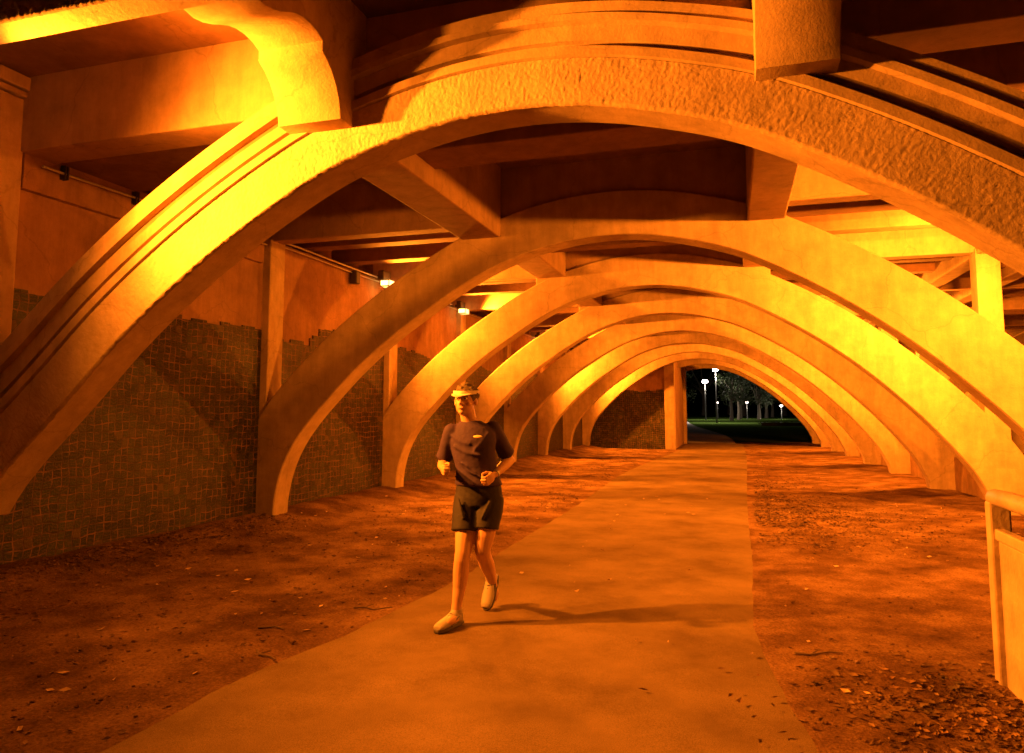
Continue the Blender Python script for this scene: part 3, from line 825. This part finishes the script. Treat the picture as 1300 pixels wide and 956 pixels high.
# local axes: +x image right, -y towards the camera
SA = Vector((-.185, -.035, 1.395)); SB = Vector((.095, .055, 1.415))      # shoulders
EA = Vector((-.275, .03, 1.135)); HA = Vector((-.18, -.20, 1.125))     # bent forearm coming forward
EB = Vector((.175, .20, 1.165)); HB = Vector((.135, -.03, 1.075))
def hand(mb, w, d, side):
    """loosely closed running fist at wrist w, pointing along d"""
    d = Vector(d).normalized(); up = Vector((0, 0, 1)); s = d.cross(up).normalized() * side; u = s.cross(d).normalized() * side
    if u.z < 0: u = -u
    c = w + d * .055
    rot = Matrix((s, d, u)).transposed()
    mb.ball(c, .020, .046, .040, n=14, rot=rot)
    ln = (.036, .041, .039, .031)
    for i in range(4):
        k = w + d * (.088 + (.004 if i in (1, 2) else 0)) + u * (.030 - .020 * i)
        L_ = ln[i]
        j1 = k + d * L_ * .75 - s * .006; j2 = j1 - s * L_ * .75 + d * .004; j3 = j2 - d * L_ * .5 - s * .004
        limb(mb, [(*(w + d * .045 + u * (.022 - .015 * i)), .0098), (*k, .0098), (*j1, .0090), (*j2, .0084), (*j3, .0074)], 8)
    t0 = w + d * .028 + u * .022 - s * .008
    t1 = t0 + d * .030 + u * .020 - s * .016; t2 = t1 + d * .026 + u * .004 - s * .010; t3 = t2 + d * .016 - s * .004
    limb(mb, [(*t0, .0125), (*t1, .0115), (*t2, .0100), (*t3, .0085)], 8)
HX, HY, HZ = -.075, -.055, 1.625    # head centre
def body(mb):
    # torso
    rings(mb, [(.0, .03, .86, .11, .08), (.0, .03, .93, .135, .095), (.0, .02, 1.0, .134, .092), (-.012, .01, 1.10, .125, .09), (-.028, .0, 1.22, .135, .09),
               (-.040, .0, 1.32, .145, .095), (-.045, .005, 1.38, .130, .080), (-.05, .005, 1.44, .075, .06), (-.055, -.005, 1.485, .06, .055)])
    limb(mb, [(-.055, .0, 1.44, .062), (-.066, -.02, 1.50, .056), (-.072, -.035, 1.56, .055)])
    # head with jaw, nose, ears, brow
    mb.ball((HX, HY + .012, HZ + .025), .076, .093, .092, n=20)
    mb.ball((HX, HY - .018, HZ - .045), .060, .070, .070, n=18)
    mb.ball((HX - .002, HY - .062, HZ - .088), .028, .022, .022, n=12)
    limb(mb, [(HX, HY - .084, HZ + .012, .009), (HX - .001, HY - .100, HZ - .022, .0125)], 8)
    mb.ball((HX - .011, HY - .092, HZ - .027), .008); mb.ball((HX + .010, HY - .092, HZ - .027), .008)
    for sx in (-1, 1):
        mb.ball((HX + sx * .076, HY + .012, HZ - .012), .010, .020, .031, n=10)
        mb.ball((HX + sx * .040, HY - .055, HZ - .028), .022, .020, .020, n=10)
        mb.ball((HX + sx * .030, HY - .074, HZ + .030), .024, .012, .009, n=10)
    mb.ball((HX, HY - .078, HZ - .054), .022, .012, .008, n=10)
    mb.ball((HX, HY - .075, HZ - .066), .018, .012, .007, n=10)
    # arms
    for S, E, W_, sd in ((SA, EA, HA, 1), (SB, EB, HB, -1)):
        m = (S + E) / 2; f = E + (W_ - E) * .35
        limb(mb, [(*(S + (E - S) * .1), .040), (*(S + (E - S) * .25), .041), (*m, .042), (*E, .040), (*f, .041), (*(E + (W_ - E) * .75), .032), (*W_, .026)])
        hand(mb, W_, W_ - E, sd)
    # standing leg, nearly straight, swung forward (image left)
    limb(mb, [(-.072, .02, .88, .078), (-.07, -.02, .78, .080), (-.062, -.08, .62, .070), (-.062, -.12, .515, .056), (-.068, -.13, .46, .052),
              (-.078, -.115, .37, .056), (-.088, -.115, .26, .046), (-.098, -.135, .15, .035), (-.102, -.145, .085, .036)])
    # trailing leg, knee under the hip and shank folded back
    limb(mb, [(.078, .04, .88, .078), (.080, .0, .78, .080), (.066, -.04, .62, .070), (.055, -.05, .525, .056), (.048, .0, .47, .052),
              (.034, .11, .385, .055), (.016, .24, .285, .043), (.000, .335, .205, .034), (-.006, .365, .170, .036)])
    mb.ball((-.106, -.20, .055), .040, .10, .035); mb.ball((-.010, .40, .10), .038, .042, .07)
bo = organic('body', body, .0055, M['skin'], run, 3)
def shirt(mb):
    rings(mb, [(.0, .02, .985, .172, .128), (.0, .02, .995, .174, .130), (-.004, .015, 1.05, .160, .120), (-.014, .005, 1.12, .150, .110), (-.028, -.005, 1.22, .158, .114),
               (-.040, -.005, 1.32, .172, .118), (-.044, .0, 1.38, .172, .106), (-.046, .0, 1.42, .140, .092), (-.05, .003, 1.452, .100, .074), (-.055, -.003, 1.472, .072, .064)])
    for S, E in ((SA, EA), (SB, EB)):
        e = S + (E - S) * .82
        limb(mb, [(*(S + Vector((0, 0, -.004))), .060), (*(S + (E - S) * .3), .060), (*(S + (E - S) * .6), .058), (*(S + (E - S) * .74), .060)])
        mb.tube([S + (E - S) * .6, e], [.058, .066], 16)
    rr_ = random.Random(3)
    # folds pulled across the front
    for p, q in (((-.16, -.09, 1.36), (-.02, -.125, 1.30)), ((-.14, -.11, 1.28), (.06, -.12, 1.22)), ((-.10, -.12, 1.16), (.07, -.115, 1.06)), ((.10, -.06, 1.38), (.02, -.12, 1.26)), ((-.13, -.09, 1.06), (.0, -.12, 1.0))):
        a, b = Vector(p), Vector(q)
        limb(mb, [(*a, .010), (*((a + b) / 2 + Vector((0, -.004, -.012))), .014), (*b, .009)], 8)
so = organic('t_shirt', shirt, .008, M['shirt'], run, 10)
MB().ball((.045, -.127, 1.355), .034, .006, .011, n=12).build('emblem', M['emblem'], run, smooth=60)
def shorts(mb):
    rings(mb, [(.0, .025, .84, .150, .118), (.0, .025, .90, .172, .126), (.0, .025, .96, .168, .122), (0, .02, 1.01, .158, .115)])
    mb.tube([(-.075, .02, .90), (-.076, -.01, .80), (-.070, -.05, .70), (-.068, -.062, .655)], [.100, .102, .096, .100], 20)
    mb.tube([(.080, .04, .90), (.080, .01, .80), (.074, -.025, .71), (.072, -.032, .675)], [.100, .100, .092, .094], 20)
    for p, q in (((-.10, -.11, .90), (-.05, -.145, .76)), ((.12, -.08, .88), (.07, -.12, .76)), ((-.15, -.06, .84), (-.12, -.12, .70))):
        a, b = Vector(p), Vector(q); limb(mb, [(*a, .008), (*((a + b) / 2), .012), (*b, .007)], 8)
organic('shorts', shorts, .008, M['shorts'], run, 8)
def shoe(c, rot):
    def f(mb):
        m = Matrix.Translation(c) @ rot.to_4x4()
        st = len(mb.bm.verts)
        rings_l = [(0, -.205, .030, .030, .018), (0, -.18, .034, .043, .026), (0, -.12, .040, .048, .034), (0, -.05, .050, .043, .044), (0, .0, .062, .038, .056), (0, .045, .058, .036, .052), (0, .068, .045, .026, .036)]
        n = 16; rs = []
        for (x, y, z, rx, rz) in rings_l:
            rs.append([mb.bm.verts.new((x + rx * math.cos(2 * math.pi * k / n), y, max(.006, z + rz * math.sin(2 * math.pi * k / n)))) for k in range(n)])
        for a, b in zip(rs, rs[1:]):
            for k in range(n): mb.bm.faces.new([a[k], a[(k + 1) % n], b[(k + 1) % n], b[k]])
        mb.bm.faces.new(rs[0][::-1]); mb.bm.faces.new(rs[-1])
        bmesh.ops.create_uvsphere(mb.bm, u_segments=14, v_segments=10, radius=1, matrix=Matrix.Translation((0, .02, .095)) @ Matrix.Diagonal((.041, .045, .045, 1)))
        mb.bm.verts.ensure_lookup_table()
        for v in mb.bm.verts: v.co = m @ v.co
    o = organic('shoe', f, .006, M['shoe'], run, 2)
    s = MB(); outl = [(-.018, -.215), (.018, -.215), (.040, -.185), (.048, -.13), (.040, -.06), (.038, .02), (.026, .072), (-.026, .072), (-.038, .02), (-.038, -.06), (-.046, -.13), (-.040, -.185)]
    s.prism(outl, 'z', 0, .022, .004)
    for v in s.bm.verts: v.co = Matrix.Translation(c) @ rot.to_4x4() @ v.co
    s.build('sole', M['sole'], o, smooth=40)
    l = MB()
    for k in range(4):
        y = -.045 - k * .022; hgt = .094 - k * .010
        l.tube([(-.026, y, hgt - .012), (0, y - .006, hgt + .002), (.026, y, hgt - .012)], .004, 6)
    for sx in (-1, 1): l.tube([(sx * .047, -.10, .026), (sx * .045, -.06, .055), (sx * .041, -.01, .075)], .007, 6)
    for v in l.bm.verts: v.co = Matrix.Translation(c) @ rot.to_4x4() @ v.co
    l.build('lace', M['lace'], o, smooth=40)
shoe(Vector((-.104, -.155, .002)), Matrix.Rotation(R(-14), 3, 'Z'))
shoe(Vector((-.008, .40, .165)), Matrix.Rotation(R(-6), 3, 'Z') @ Matrix.Rotation(R(52), 3, 'X'))
def hairf(mb):
    mb.ball((HX, HY + .020, HZ + .034), .084, .098, .092, n=20)
    rh = random.Random(2)
    for _ in range(60):
        a = rh.uniform(0, 6.28); b = rh.uniform(-.1, 1.5)
        mb.ball((HX + .082 * math.cos(a) * math.cos(b), HY + .02 + .096 * math.sin(a) * math.cos(b), HZ + .034 + .090 * math.sin(b)), .014, n=8)
hb = organic('hair', hairf, .006, M['hair'], run, 1)
# trim the hair away from the face
bm = bmesh.new(); bm.from_mesh(hb.data)
bmesh.ops.bisect_plane(bm, geom=bm.verts[:] + bm.edges[:] + bm.faces[:], plane_co=(HX, HY - .030, HZ), plane_no=(0, -1, -.75), clear_outer=True)
bm.to_mesh(hb.data); bm.free()
cb_ = MB(); ring0 = []
for (dz, k) in ((-.014, 1.0), (.014, .985), (.014, .945), (-.014, .96)):
    ring0.append([cb_.bm.verts.new((HX + .091 * k * math.cos(t * math.pi / 16), HY + .016 + .107 * k * math.sin(t * math.pi / 16), HZ + .060 + dz + .006 * math.sin(t * math.pi / 16))) for t in range(32)])
for a_ in range(4):
    for t in range(32): cb_.bm.faces.new([ring0[a_][t], ring0[a_][(t + 1) % 32], ring0[(a_ + 1) % 4][(t + 1) % 32], ring0[(a_ + 1) % 4][t]])
cp = cb_.build('visor', M['cap'], run, smooth=50)
br = MB(); bp_ = []
for k in range(13):
    a = math.pi * k / 12
    bp_.append((HX - math.cos(a) * .076, HY - .055 - math.sin(a) * .095))
vs_t = [br.bm.verts.new((x, y, HZ + .052 - 1.6 * (x - HX) ** 2 - .03 * ((HY - .055 - y) / .095) ** 2)) for x, y in bp_]
f0 = br.bm.faces.new(vs_t)
e_ = bmesh.ops.extrude_face_region(br.bm, geom=[f0]); bmesh.ops.translate(br.bm, verts=[v for v in e_['geom'] if isinstance(v, bmesh.types.BMVert)], vec=(0, 0, .005))
br.build('brim', M['cap'], cp, smooth=40)
for sx in (-1, 1):
    ey = MB().ball((HX + sx * .030, HY - .078, HZ + .010), .0135, .012, .0075, n=12).build('eye', M['eye'], run, smooth=60)
    MB().ball((HX + sx * .030, HY - .0885, HZ + .010), .0055, .0035, .0055, n=10).build('iris', M['glass'], ey, smooth=60)
    MB().tube([(HX + sx * .014, HY - .088, HZ + .026), (HX + sx * .03, HY - .090, HZ + .031), (HX + sx * .047, HY - .082, HZ + .026)], .0035, 6).build('eyebrow', M['hair'], run, smooth=60)
MB().ball((HX, HY - .088, HZ - .059), .021, .006, .006, n=12).build('mouth', M['lip'], run, smooth=60)
wd = (HB - EB).normalized(); wp = HB - wd * .015
MB().tube([wp - wd * .011, wp + wd * .011], .032, 18).build('watch', M['metal'], run, smooth=40)
run.scale = (1.07, 1.05, 1)
